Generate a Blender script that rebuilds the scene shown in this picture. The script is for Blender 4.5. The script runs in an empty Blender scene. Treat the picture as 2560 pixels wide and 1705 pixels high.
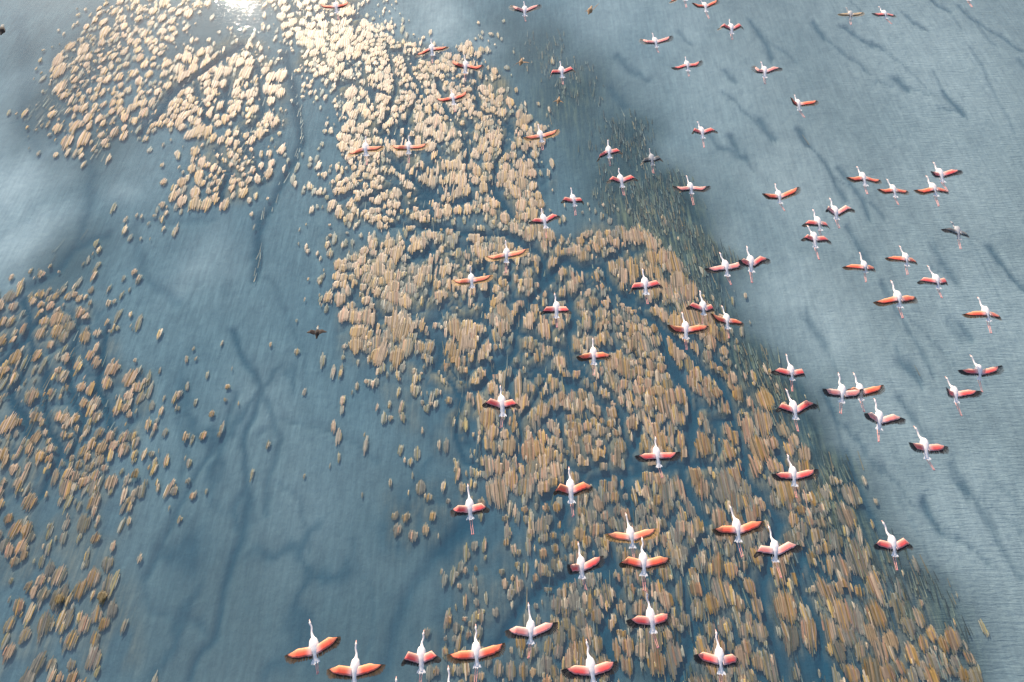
import bpy, bmesh, math, random
import numpy as np
from mathutils import Vector, Matrix, noise as mnoise

rnd = random.Random(11)
npr = np.random.RandomState(5)
scene = bpy.context.scene
COL = scene.collection

# ------------------------------------------------------------------ camera
CAM_H = 60.0
PITCH = math.radians(57.0)          # below the horizon
cam_d = bpy.data.cameras.new('camera'); cam = bpy.data.objects.new('camera', cam_d); COL.objects.link(cam)
cam_d.sensor_width = 36.0; cam_d.lens = 24.0; cam_d.clip_start = 0.1; cam_d.clip_end = 6000
cam.location = (0, 0, CAM_H); cam.rotation_euler = (math.pi/2 - PITCH, 0, 0)
scene.camera = cam

# ------------------------------------------------------------------ light
SUN_EL = math.radians(24.2); SUN_AZ = math.radians(22.0)     # azimuth to the left of +Y
world = bpy.data.worlds.new('World'); scene.world = world; world.use_nodes = True
wn = world.node_tree.nodes; wl = world.node_tree.links; wn.clear()
sky = wn.new('ShaderNodeTexSky'); sky.sky_type = 'NISHITA'; sky.sun_disc = False
sky.sun_elevation = SUN_EL; sky.sun_rotation = -SUN_AZ
sky.air_density = 1.0; sky.dust_density = 1.5; sky.ozone_density = 1.0
bg = wn.new('ShaderNodeBackground'); bg.inputs['Strength'].default_value = 0.15
wo = wn.new('ShaderNodeOutputWorld')
wl.new(sky.outputs[0], bg.inputs[0]); wl.new(bg.outputs[0], wo.inputs[0])
sd = bpy.data.lights.new('sun', 'SUN'); so = bpy.data.objects.new('sun', sd); COL.objects.link(so)
sd.energy = 4.8; sd.angle = math.radians(0.5); sd.color = (1.0, 0.84, 0.66)
to_sun = Vector((-math.sin(SUN_AZ)*math.cos(SUN_EL), math.cos(SUN_AZ)*math.cos(SUN_EL), math.sin(SUN_EL)))
so.rotation_euler = to_sun.to_track_quat('Z', 'Y').to_euler(); so.location = (0, 0, 90)
scene.view_settings.view_transform = 'Standard'; scene.view_settings.look = 'None'
scene.view_settings.exposure = 0.55; scene.view_settings.gamma = 1.0
scene.view_settings.use_curve_mapping = False

# ------------------------------------------------------------------ helpers
F = 24.0/36.0*2560
FW = Vector((0, math.cos(PITCH), -math.sin(PITCH))); UP = Vector((0, math.sin(PITCH), math.cos(PITCH)))
CAMP = Vector((0, 0, CAM_H))
def ray(px, py):
    return (FW + Vector((1, 0, 0))*((px-1280)/F) + UP*(-(py-852.5)/F))
def at(px, py, z):
    r = ray(px, py); return CAMP + r*((z-CAM_H)/r.z)
SD = 2560/2354.0
def gd(x, y):                       # a point of the full view to the ground
    p = at(x*SD, y*SD, 0); return (p.x, p.y)

def tag(o, label=None, cat=None, group=None, kind=None):
    if label: o['label'] = label
    if cat: o['category'] = cat
    if group: o['group'] = group
    if kind: o['kind'] = kind
    return o
def mesh_obj(name, verts, faces, mats, parent=None, smooth=False, mi=None, cols=None, attr=None):
    me = bpy.data.meshes.new(name); me.from_pydata([tuple(v) for v in verts], [], faces)
    for m in mats: me.materials.append(m)
    if mi is not None: me.polygons.foreach_set('material_index', mi)
    if smooth: me.polygons.foreach_set('use_smooth', [True]*len(me.polygons))
    if cols is not None:
        ca = me.color_attributes.new('tint', 'FLOAT_COLOR', 'POINT')
        ca.data.foreach_set('color', np.asarray(cols, dtype=np.float32).ravel())
    me.update()
    o = bpy.data.objects.new(name, me); COL.objects.link(o)
    if parent: o.parent = parent
    return o

class NT:
    def __init__(s, name):
        s.m = bpy.data.materials.new(name); s.m.use_nodes = True
        s.n = s.m.node_tree.nodes; s.l = s.m.node_tree.links; s.n.clear()
        s.out = s.n.new('ShaderNodeOutputMaterial')
    def add(s, t, **kw):
        nd = s.n.new(t)
        for k, v in kw.items(): setattr(nd, k, v)
        return nd
    def link(s, a, b): s.l.new(a, b)
    def coords(s, scale, rot=(0, 0, 0)):
        tc = s.add('ShaderNodeTexCoord'); mp = s.add('ShaderNodeMapping'); g = s.add('ShaderNodeNewGeometry')
        mp.inputs['Scale'].default_value = scale; mp.inputs['Rotation'].default_value = rot
        s.link(g.outputs['Position'], mp.inputs[0]); return mp.outputs[0]
    def noise(s, co, scale=1, detail=3, rough=.55, dist=0):
        t = s.add('ShaderNodeTexNoise'); t.inputs['Scale'].default_value = scale
        t.inputs['Detail'].default_value = detail; t.inputs['Roughness'].default_value = rough
        t.inputs['Distortion'].default_value = dist
        s.link(co, t.inputs['Vector']); return t.outputs['Fac']
    def ramp(s, fac, a, b, ca=0.0, cb=1.0):
        r = s.add('ShaderNodeMapRange'); r.inputs[1].default_value = a; r.inputs[2].default_value = b
        r.inputs[3].default_value = ca; r.inputs[4].default_value = cb; s.link(fac, r.inputs[0]); return r.outputs[0]
    def mix(s, fac, a, b, mode='MIX'):
        m = s.add('ShaderNodeMix', data_type='RGBA', blend_type=mode)
        for i, v in ((0, fac), (6, a), (7, b)):
            if hasattr(v, 'default_value'): s.link(v, m.inputs[i])
            elif isinstance(v, (int, float)): m.inputs[i].default_value = v
            else: m.inputs[i].default_value = (*v, 1)
        return m.outputs[2]
    def math(s, op, a, b=None):
        m = s.add('ShaderNodeMath', operation=op)
        for i, v in ((0, a), (1, b)):
            if v is None: continue
            if hasattr(v, 'default_value'): s.link(v, m.inputs[i])
            else: m.inputs[i].default_value = v
        return m.outputs[0]
    def attr(s, name):
        a = s.add('ShaderNodeAttribute'); a.attribute_name = name; return a

# ------------------------------------------------------------------ materials of the birds
def feather_mat(name, rough=.7, transl=.25, spec=.25):
    t = NT(name); a = t.attr('tint')
    co = t.coords((40, 9, 20)); nz = t.noise(co, 1, 3)
    col = t.mix(t.ramp(nz, .3, .7, .0, .16), a.outputs['Color'], (.35, .3, .3), 'MULTIPLY')
    p = t.add('ShaderNodeBsdfPrincipled'); p.inputs['Roughness'].default_value = rough
    p.inputs['Specular IOR Level'].default_value = spec
    p.inputs['Sheen Weight'].default_value = .2
    t.link(col, p.inputs['Base Color'])
    tr = t.add('ShaderNodeBsdfTranslucent'); t.link(col, tr.inputs['Color'])
    mx = t.add('ShaderNodeMixShader'); mx.inputs[0].default_value = transl
    t.link(p.outputs[0], mx.inputs[1]); t.link(tr.outputs[0], mx.inputs[2]); t.link(mx.outputs[0], t.out.inputs[0])
    return t.m
M_BODY = feather_mat('white_plumage', .8, .12)
M_COV = feather_mat('wing_coverts', .65, .3)
M_FLI = feather_mat('flight_feather', .55, .10, .35)
M_SKIN = feather_mat('leg_skin', .5, 0.0, .4)

# ------------------------------------------------------------------ ground layout (full-view pixels -> ground)
X0, X1, DX = -95.0, 95.0, 0.26
Y0, Y1, DY = -12.0, 185.0, 0.42
gx = np.arange(X0, X1+DX, DX); gy = np.arange(Y0, Y1+DY, DY)
GX, GY = np.meshgrid(gx, gy)                       # rows = y
NX, NY = len(gx), len(gy)
rs = np.random.RandomState(3)
def vnoise(x, y, seed=0):                          # value noise
    xi = np.floor(x).astype(int); yi = np.floor(y).astype(int); fx = x-xi; fy = y-yi
    fx = fx*fx*(3-2*fx); fy = fy*fy*(3-2*fy)
    def h(a, b):
        n = (a*374761393 + b*668265263 + seed*974711) & 0x7fffffff
        n = ((n ^ (n >> 13))*1274126177) & 0x7fffffff
        return ((n ^ (n >> 16)) & 0xffff)/65535.0
    return (h(xi, yi)*(1-fx)+h(xi+1, yi)*fx)*(1-fy)+(h(xi, yi+1)*(1-fx)+h(xi+1, yi+1)*fx)*fy
def fbm(x, y, oct=4, seed=0):
    s = 0; a = .5
    for o in range(oct): s = s+a*vnoise(x*2**o, y*2**o, seed+o*17); a *= .5
    return s/(1-.5**oct)
# warped coordinates make every outline irregular
WX = GX + 2.2*(fbm(GX/5, GY/7, 4, 1)-.5)*2; WY = GY + 3.0*(fbm(GX/5, GY/7, 4, 9)-.5)*2

def dist_line(pts, X, Y):
    d = np.full(X.shape, 1e9)
    for (ax, ay), (bx, by) in zip(pts[:-1], pts[1:]):
        vx, vy = bx-ax, by-ay; L = vx*vx+vy*vy+1e-9
        t = np.clip(((X-ax)*vx+(Y-ay)*vy)/L, 0, 1)
        d = np.minimum(d, np.hypot(X-ax-t*vx, Y-ay-t*vy))
    return d
def mpp(y):                                        # metres per full-view pixel across, at row y
    a = gd(1000, y); b = gd(1001, y); return b[0]-a[0]
def paint_line(field, pts, w, strength, X=None, Y=None, soft=1.0, taper=False):
    X = WXs if X is None else X; Y = WYs if Y is None else Y
    g = [gd(*p) for p in pts]
    ww = w*mpp(sum(p[1] for p in pts)/len(pts))
    x0 = min(p[0] for p in g)-4*ww-3; x1 = max(p[0] for p in g)+4*ww+3
    y0 = min(p[1] for p in g)-4*ww-3; y1 = max(p[1] for p in g)+4*ww+3
    i0, i1 = np.searchsorted(gx, [x0, x1]); j0, j1 = np.searchsorted(gy, [y0, y1])
    if i1 <= i0 or j1 <= j0: return
    sl = (slice(j0, j1), slice(i0, i1))
    d = dist_line(g, X[sl], Y[sl])
    v = strength*np.exp(-(d/ww)**2*.9)
    field[sl] = np.maximum(field[sl], v)
WXs = GX + 0.9*(fbm(GX/2.5, GY/4, 3, 21)-.5)*2; WYs = GY + 0.9*(fbm(GX/2.5, GY/4, 3, 29)-.5)*2

WXf = GX+.35*(fbm(GX/1.2, GY/5, 3, 31)-.5)*2+.25*(fbm(GX/.5, GY/.9, 2, 33)-.5); WYf = GY+1.2*(fbm(GX/.7, GY/2, 3, 35)-.5)*2
chan = np.zeros(GX.shape)       # deep channels in the bed
def C(cid, *pts):
    ox, oy, s = {1: (0, 0, 2.7384), 2: (850, 0, 2.7384), 3: (1700, 0, 2.7384), 4: (0, 560, 2.7384), 5: (850, 560, 2.7384),
                 6: (1700, 560, 2.7384), 7: (0, 1130, 2.7267), 8: (850, 1130, 2.7267), 9: (1700, 1130, 2.7267), 10: (690, 1480, 3.925)}[cid]
    return [((ox+x/s), (oy+y/s)) for x, y in pts]
def Cd(cid, *pts): return [(x/SD, y/SD) for x, y in C(cid, *pts)]

tuft_channels = [
 ([(1050,900),(1110,885),(1130,870),(1180,800),(1190,740),(1245,660),(1240,600),(1180,540),(1000,525),(900,520)], 7),
 ([(1050,900),(1060,1000),(1060,1060),(1110,1090)], 6),
 ([(1190,760),(1230,790),(1300,800),(1330,850),(1390,900),(1440,1010),(1480,1080)], 5),
 ([(1030,720),(1100,740),(1130,650),(1120,600)], 5),
 ([(1290,640),(1320,720),(1310,800)], 5),
 ([(1245,660),(1290,600),(1380,620),(1430,700),(1500,740),(1570,800),(1650,870)], 8),
 ([(1190,870),(1260,860),(1300,870),(1390,940)], 5),
 ([(1500,740),(1560,860),(1590,960),(1580,1100),(1620,1200)], 7),
 ([(1650,870),(1700,1000),(1720,1100),(1780,1200),(1760,1400),(1790,1568)], 8),
 ([(1260,1150),(1330,1120),(1420,1080),(1500,1080),(1640,1060)], 7),
 ([(960,760),(1020,800),(1000,860),(1060,900)], 5),
 ([(1130,1500),(1200,1380),(1280,1330),(1420,1300)], 10),
 ([(1190,1060),(1200,960),(1240,900)], 5), ([(1290,1200),(1300,1050),(1280,960)], 5),
 ([(1450,1200),(1440,1100),(1470,980)], 5), ([(1400,1568),(1390,1450),(1440,1330),(1400,1230)], 6),
 ([(1560,1568),(1600,1450),(1570,1330),(1620,1230)], 6), ([(1900,1568),(1890,1450),(1840,1330),(1850,1250)], 7),
 ([(900,365),(930,400),(960,420),(990,445)], 6), ([(1000,180),(1020,260),(1060,300),(1080,400)], 4),
 ([(890,100),(905,200),(880,300)], 4), ([(1090,160),(1100,250),(1180,300)], 4), ([(930,130),(960,220),(930,300),(960,350)], 4),
 ([(1150,330),(1130,420),(1180,500)], 5), ([(840,460),(900,430),(1010,470),(1090,460)], 4),
 ([(330,310),(370,240),(420,190),(490,150),(560,100)], 8), ([(655,120),(680,230),(690,330),(650,420),(600,500),(590,640)], 9),
 ([(520,180),(515,260)], 4), ([(590,150),(600,250),(580,300)], 4), ([(450,190),(470,290)], 4),
 ([(560,320),(580,370),(600,420)], 4), ([(500,340),(520,400),(510,460)], 4),
 ([(60,680),(80,800),(30,900),(60,1000)], 6), ([(0,830),(60,780),(100,720)], 6), ([(180,740),(160,860),(190,960),(150,1060)], 6),
 ([(250,760),(230,900),(260,1000)], 6), ([(110,860),(100,960),(130,1060),(90,1150)], 6),
]
for p, w in tuft_channels: paint_line(chan, p, w*1.35, .9)
for p, w, s in [
 ([(870,1568),(930,1400),(1000,1290),(1080,1200)], 20, .55), ([(440,1568),(480,1480),(500,1400),(530,1300),(570,1200),(560,1000),(600,900),(570,850),(530,760)], 11, .7),
 ([(340,1330),(380,1230),(420,1150),(500,1000),(540,900)], 8, .6), ([(600,900),(640,1000),(630,1080),(600,1180)], 8, .55),
 ([(640,1000),(620,1100),(680,1150),(720,1270)], 6, .35), ([(600,1000),(640,950),(760,1000),(860,1060)], 7, .35), ([(420,960),(430,1050),(400,1160)], 8, .35),
 ([(620,640),(650,700),(700,800),(710,900)], 7, .3), ([(810,1240),(850,1330),(860,1420),(840,1500)], 7, .3), ([(180,340),(220,400),(190,560)], 12, .45),
 ([(560,1240),(540,1180),(560,1140)], 10, .6), ([(470,1480),(440,1420),(360,1390),(330,1330)], 8, .4), ([(300,60),(180,200),(130,320)], 18, .35),
 ([(240,540),(180,560),(130,620),(60,660)], 14, .55), ([(40,40),(60,160),(50,280),(90,360)], 16, .25), ([(480,500),(300,520),(330,620),(400,700)], 12, .35)]:
    paint_line(chan, p, w, s)
for c, w, s, pts in [
 (3, 9, .7, [(480,130),(540,220),(590,290),(630,390)]), (3, 5, .4, [(590,260),(700,340),(820,430)]), (3, 9, .7, [(920,150),(1000,270)]), (3, 6, .5, [(1000,270),(1120,350),(1220,420),(1300,500)]),
 (3, 10, .75, [(1120,170),(1250,260),(1400,340)]), (3, 5, .4, [(1400,340),(1520,430)]), (3, 8, .7, [(1540,80),(1600,150),(1700,200)]), (3, 5, .5, [(1170,0),(1250,70)]),
 (3, 7, .7, [(1740,0),(1860,80)]), (3, 4, .4, [(1860,80),(1930,200)]), (3, 8, .65, [(1910,30),(2010,130),(2150,210),(2355,350)]), (3, 5, .4, [(2010,130),(2180,330)]),
 (3, 7, .4, [(1340,560),(1480,580)]), (3, 14, .75, [(1480,530),(1560,610)]), (3, 7, .4, [(1560,610),(1700,640)]), (3, 5, .45, [(1740,480),(1830,640)]), (3, 10, .8, [(1830,640),(1950,780)]),
 (3, 8, .5, [(1780,730),(1940,775)]), (3, 5, .5, [(300,620),(450,750),(560,860)]), (3, 12, .7, [(560,820),(600,890),(650,950)]),
 (3, 12, .8, [(810,880),(880,990)]), (3, 8, .7, [(880,990),(1000,1110),(1060,1220),(1140,1370)]), (3, 8, .7, [(1090,1130),(1170,1240),(1260,1370),(1300,1500)]),
 (3, 6, .5, [(1060,1200),(1200,1290),(1400,1480)]), (3, 12, .6, [(190,900),(270,1000),(420,1060)]), (3, 13, .7, [(350,930),(380,1000),(450,1080)]), (3, 5, .4, [(450,1080),(500,1160)]),
 (3, 12, .6, [(320,480),(380,560)]), (3, 10, .5, [(0,220),(70,290)]), (3, 10, .5, [(2340,420),(2370,460)]), (3, 5, .3, [(1400,300),(1750,650)]),
 (2, 14, .55, [(1900,380),(2000,470),(2110,550)]), (2, 16, .5, [(1850,600),(1950,720)]),
 (6, 10, .6, [(1150,20),(1240,160),(1330,280)]), (6, 8, .5, [(1730,130),(1810,270)]), (6, 14, .65, [(1810,270),(1890,390)]), (6, 8, .5, [(1740,300),(1890,385)]),
 (6, 11, .8, [(2140,170),(2220,290),(2355,430)]), (6, 12, .5, [(170,320),(270,420)]), (6, 7, .4, [(270,420),(400,530)]), (6, 13, .55, [(870,620),(950,740),(1010,830)]),
 (6, 4, .35, [(1010,830),(1080,1000)]), (6, 9, .55, [(1390,400),(1440,500)]), (6, 6, .55, [(1440,500),(1520,640),(1640,820),(1750,1020)]), (6, 5, .35, [(1560,640),(1860,920)]),
 (6, 14, .6, [(1920,650),(2010,790)]), (6, 14, .4, [(1850,660),(1960,780)]), (6, 8, .5, [(1480,830),(1540,950)]), (6, 20, .75, [(1540,950),(1640,1070)]), (6, 10, .7, [(990,1150),(1040,1260),(1080,1330)]),
 (6, 7, .55, [(1080,1330),(1200,1430),(1290,1560)]), (6, 6, .4, [(1050,1270),(1130,1560)]), (6, 12, .6, [(1510,1190),(1620,1340)]), (6, 7, .45, [(1620,1340),(1750,1500)]), (6, 10, .5, [(790,1070),(860,1170)]),
 (6, 26, .6, [(200,880),(300,1000)]), (9, 16, .7, [(640,10),(720,110)]), (9, 9, .5, [(1160,0),(1200,180)]), (9, 16, .8, [(1200,200),(1270,370),(1340,480)]), (9, 18, .6, [(1280,400),(1360,540)]),
 (9, 7, .45, [(1260,0),(1450,180),(1640,400)]), (9, 14, .85, [(1670,330),(1730,470),(1800,550)]), (9, 9, .55, [(1800,550),(1950,620),(2100,740)]),
 (9, 9, .5, [(1850,50),(1920,200)]), (9, 14, .8, [(1910,190),(1990,280)]), (9, 8, .5, [(1990,280),(2080,420),(2200,650),(2345,870)]), (9, 6, .3, [(2050,300),(2345,550)]), (9, 6, .3, [(2150,200),(2345,400)]),
 (3, 5, .35, [(2000,300),(2150,600),(2300,900)]), (6, 5, .3, [(2000,100),(2200,500)]), (6, 4, .3, [(300,1050),(420,1300)]), (9, 6, .3, [(1500,300),(1700,700),(1900,1000)])]:
    paint_line(chan, Cd(c, *pts), w*.78, s*.88, WXf, WYf)

def cell_edges(cs, A, seed, wx, wy):
    X = wx/cs; Y = wy/(cs*A); xi = np.floor(X).astype(int); yi = np.floor(Y).astype(int)
    def h(a, b, k):
        n = (a*374761393+b*668265263+k*974711+seed*7919) & 0x7fffffff; n = ((n ^ (n >> 13))*1274126177) & 0x7fffffff
        return ((n ^ (n >> 16)) & 0xffff)/65535.0
    f1 = np.full(X.shape, 9.0); f2 = f1.copy()
    for i in (-1, 0, 1):
        for j in (-1, 0, 1):
            a, b = xi+i, yi+j; d = np.hypot(a+.1+.8*h(a, b, 1)-X, b+.1+.8*h(a, b, 2)-Y)
            f2 = np.where(d < f1, f1, np.minimum(f2, d)); f1 = np.minimum(f1, d)
    return (f2-f1)*cs
def pmask(pi_, blur=6):
    m_ = inside(WX.ravel(), WY.ravel(), [gd(*q) for q in PATCH[pi_][1]]).reshape(GX.shape).astype(float)
    for _k in range(blur):
        m_[1:-1] = (m_[:-2]+2*m_[1:-1]+m_[2:])/4; m_[:, 1:-1] = (m_[:, :-2]+2*m_[:, 1:-1]+m_[:, 2:])/4
    return m_
def splats(lst):
    f = np.zeros(GX.shape)
    for x, y, r, s in lst:
        cx, cy = gd(x, y); e = gd(x, y-r)[1]; ry = abs(e-cy); rx = r*mpp(y)
        f = np.maximum(f, s*np.exp(-(((WX-cx)/rx)**2+((WY-cy)/ry)**2)))
    return f
weed = splats([(1240,120,90,.5),(1330,210,110,.65),(1420,300,100,.5),(1440,430,100,.85),(1520,500,115,1.25),(1570,600,100,1.25),(1600,660,80,1.2),(1460,330,70,.9),(800,1568,420,.34),(500,1450,350,.30),(900,1250,250,.22),(1480,620,110,.8),(1640,720,80,.95),(1700,820,80,1.),  # the wide faint splats only darken the near bed, without strands
 (1770,910,90,1.25),(1840,1010,85,1.2),(1900,1100,85,1.25),(1950,1180,90,1.25),(1700,1000,110,.6),(2000,1280,100,1.25),(2070,1380,100,1.25),(2150,1490,100,1.25),(1850,1350,160,.9),(1650,1350,160,.8),
 (1900,1520,200,1.),(1600,1540,170,.8),(1400,1400,150,.6),(1350,700,100,.35),(1400,900,120,.3),(1300,1100,130,.45),(200,130,90,.5),(110,230,90,.55),(230,330,90,.45),(130,600,80,.5),(60,120,60,.3),(1180,60,60,.35),(1640,480,60,.3),
 (440,120,70,.25),(150,350,60,.3),(1200,1500,150,.35),(1350,330,110,.4),(1700,1180,120,.65),(90,1250,150,.2)])
silt_haze = splats([(0,430,130,1.),(40,560,100,1.),(-20,300,120,.7),(90,520,70,.6),(450,640,60,.35),(480,600,80,.25),(300,400,110,.2),(1640,560,110,.65),(1580,400,90,.5),(1850,420,140,.4),(1650,200,160,.4),
 (1000,40,80,.75),(1100,100,60,.5),(900,40,60,.4),(1800,640,110,.5),(1900,740,110,.5),(1400,40,120,.5),(2150,150,200,.45),(2250,700,200,.45),(2050,900,150,.4),(1980,1050,90,.45),(2250,1200,200,.4),(1560,60,90,.45),
 (2100,1350,90,.35),(0,260,50,.55),(280,440,50,.4),(720,1180,140,.2),(600,950,90,.15),(2200,400,160,.4),(1450,160,90,.4)])  # pale silt plumes; the far-left splats are haze painted into the bed
green = splats([(1500,560,170,.9),(1700,880,150,.8),(1880,1120,120,1.),(1950,1300,160,1.),(2080,1450,130,1.),(1300,250,150,.5),(1600,1450,250,.5),(1650,400,200,.3),(2200,1500,100,.5)])
# the tussock patches, full-view pixel polygons
PATCH = [
 ('the loose far left patch', [(270,-30),(480,-30),(470,50),(400,110),(320,200),(330,240),(260,300),(150,330),(80,290),(100,180),(170,90),(220,40)], 1.3, .92, .345, .95),
 ('the bright patch left of the glint', [(380,160),(470,120),(530,90),(600,92),(640,140),(675,240),(660,310),(620,330),(560,300),(480,290),(420,270),(330,290),(330,230)], .86, .97, .50, 1.0),
 ('the small patch below the glint', [(440,335),(560,305),(645,320),(640,380),(600,450),(540,475),(410,450),(430,390)], .9, .88, .44, .9),
 ('the wide bright patch', [(620,-30),(830,-30),(830,70),(900,90),(1010,105),(1110,130),(1180,200),(1210,280),(1240,380),(1250,470),(1190,525),(1050,515),(900,495),(780,490),(750,430),(820,390),(800,330),(860,260),(790,220),(760,160),(690,140),(690,80)], .88, .96, .50, 1.0),
 ('the thin fringe by the wide patch', [(640,80),(700,120),(790,220),(860,260),(800,330),(820,390),(750,480),(660,480),(700,400),(790,330),(770,260),(680,200)], 1.0, .30, .30, .7),
 ('the middle field of narrow channels', [(780,590),(860,545),(1000,535),(1200,525),(1400,530),(1500,640),(1620,760),(1700,880),(1790,980),(1870,1090),(1880,1130),(1300,1130),(1060,1090),(1050,980),(1000,890),(930,800),(820,740),(790,650)], .95, .98, .56, 1.0),
 ('the middle field left margin', [(740,500),(860,545),(790,600),(800,680),(860,760),(960,830),(1020,930),(1060,1090),(930,1000),(780,800),(740,680),(770,620)], 1.0, .32, .30, .8),
 ('the near right field', [(1300,1130),(1880,1130),(1950,1180),(2020,1290),(2110,1380),(2200,1480),(2270,1600),(1250,1600),(1290,1400),(1250,1250)], 1.05, .95, .49, 1.0),
 ('the streaky strip beside the dark channel', [(880,1140),(1000,1110),(1300,1130),(1250,1250),(1290,1400),(1250,1600),(940,1600),(1000,1400),(1020,1280),(900,1250)], .9, .48, .36, .9),
 ('the left edge field', [(-60,700),(60,680),(130,675),(240,710),(280,850),(335,900),(310,1000),(240,1070),(150,1150),(-60,1160)], .95, .78, .42, 1.05),
 ('the sparse near left field', [(-60,1160),(150,1150),(240,1070),(300,1110),(290,1200),(240,1290),(330,1400),(320,1480),(220,1600),(-60,1600)], 1.0, .50, .40, 1.1),
 ('the scattered strip under the left shallows', [(150,600),(270,550),(330,430),(380,380),(420,470),(380,560),(250,640),(240,700),(60,670)], 1.0, .25, .27, .75),
 ('the lone clumps by the branching channel', [(280,850),(360,900),(480,920),(500,1100),(420,1250),(330,1290),(290,1200),(300,1110),(240,1070),(310,1000)], 1.0, .20, .30, .85),
 ('the lone clumps below the dark duck', [(640,830),(790,800),(1000,890),(1050,1090),(900,1200),(720,1100),(660,950)], 1.2, .03, .28, .8),
]
def inside(px, py, poly):
    c = np.zeros(np.shape(px), bool); n = len(poly); j = n-1
    for i in range(n):
        xi, yi = poly[i]; xj, yj = poly[j]
        c ^= ((yi > py) != (yj > py)) & (px < (xj-xi)*(py-yi)/(yj-yi+1e-12)+xi); j = i
    return c
# ------------------------------------------------------------------ lake bed
def depth_at(ix, iy): return chan[iy, ix]
ex, ey = WXs+1.2*(fbm(GX/1.6, GY/2.2, 3, 71)-.5)*2, WYs+1.4*(fbm(GX/1.6, GY/2.2, 3, 73)-.5)*2
e1 = cell_edges(4.6, 1.6, 3, ex, ey); e2 = cell_edges(2.1, 1.5, 8, ex, ey)
net = np.maximum(np.exp(-(e1/.36)**2)*1.0, np.exp(-(e2/.20)**2)*.62)*(.45+.55*np.clip((fbm(GX/5, GY/6, 2, 90)-.35)/.2, 0, 1))
bedc = chan.copy(); netm = np.zeros(GX.shape); mat = np.zeros(GX.shape)
for _pi, _s, _n in ((5, .55, 1), (7, .85, .52), (3, .40, .9), (8, .5, .5), (9, .35, .7), (1, .25, .8), (6, .3, .4), (10, .3, .3), (2, .2, .6)):
    _m = pmask(_pi); bedc = np.maximum(bedc, np.minimum(1, bedc+_m*_s)); netm = np.maximum(netm, _m*_n); mat = np.maximum(mat, _m*{5: .95, 3: .95, 7: .5, 1: .7, 9: .5, 8: .3, 6: .25, 2: .6, 10: .3}[_pi])
chan = np.maximum(chan, net*netm); bedc = np.maximum(bedc, np.minimum(1, net*netm*1.05))
_m = inside(WX.ravel(), WY.ravel(), [gd(*q) for q in [(560,600),(760,640),(900,800),(1040,1000),(900,1250),(980,1568),(300,1568),(330,1300),(420,1100),(380,900)]]).reshape(GX.shape)*1.0
for _k in range(10):
    _m[1:-1] = (_m[:-2]+2*_m[1:-1]+_m[2:])/4; _m[:, 1:-1] = (_m[:, :-2]+2*_m[:, 1:-1]+_m[:, 2:])/4
e3 = cell_edges(8.5, 1.9, 14, ex+.8*(fbm(GX/2, GY/3, 3, 81)-.5), ey)
bedc = np.maximum(bedc, _m*(np.exp(-(e3/.75)**2)*.55*np.clip((fbm(GX/6, GY/8, 2, 83)-.4)/.15, 0, 1)+.06))
mat = mat*np.clip((fbm(GX/2.0, GY/3.2, 3, 95)-.36)/.22, 0, 1)*np.clip(1-chan*1.7, 0, 1)
bedz = -0.16 + .09*mat - 0.2*chan - 0.06*fbm(GX/3, GY/5, 3, 5)
verts = np.stack([GX.ravel(), GY.ravel(), bedz.ravel()], 1)
idx = np.arange(NX*NY).reshape(NY, NX)
quads = np.stack([idx[:-1, :-1].ravel(), idx[:-1, 1:].ravel(), idx[1:, 1:].ravel(), idx[1:, :-1].ravel()], 1)
me = bpy.data.meshes.new('lake_bed')
me.vertices.add(len(verts)); me.vertices.foreach_set('co', verts.astype(np.float32).ravel())
me.loops.add(quads.size); me.loops.foreach_set('vertex_index', quads.ravel().astype(np.int32))
me.polygons.add(len(quads)); me.polygons.foreach_set('loop_start', (np.arange(len(quads))*4).astype(np.int32))
me.polygons.foreach_set('use_smooth', np.ones(len(quads), bool))
for nm, arr in (('mat', mat), ('channel', bedc), ('weed', weed), ('silt_haze', silt_haze), ('green', green)):
    a = me.attributes.new(nm, 'FLOAT', 'POINT'); a.data.foreach_set('value', arr.astype(np.float32).ravel())
me.update(calc_edges=True)
bed = bpy.data.objects.new('lake_bed', me); COL.objects.link(bed); tag(bed, kind='structure')
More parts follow.
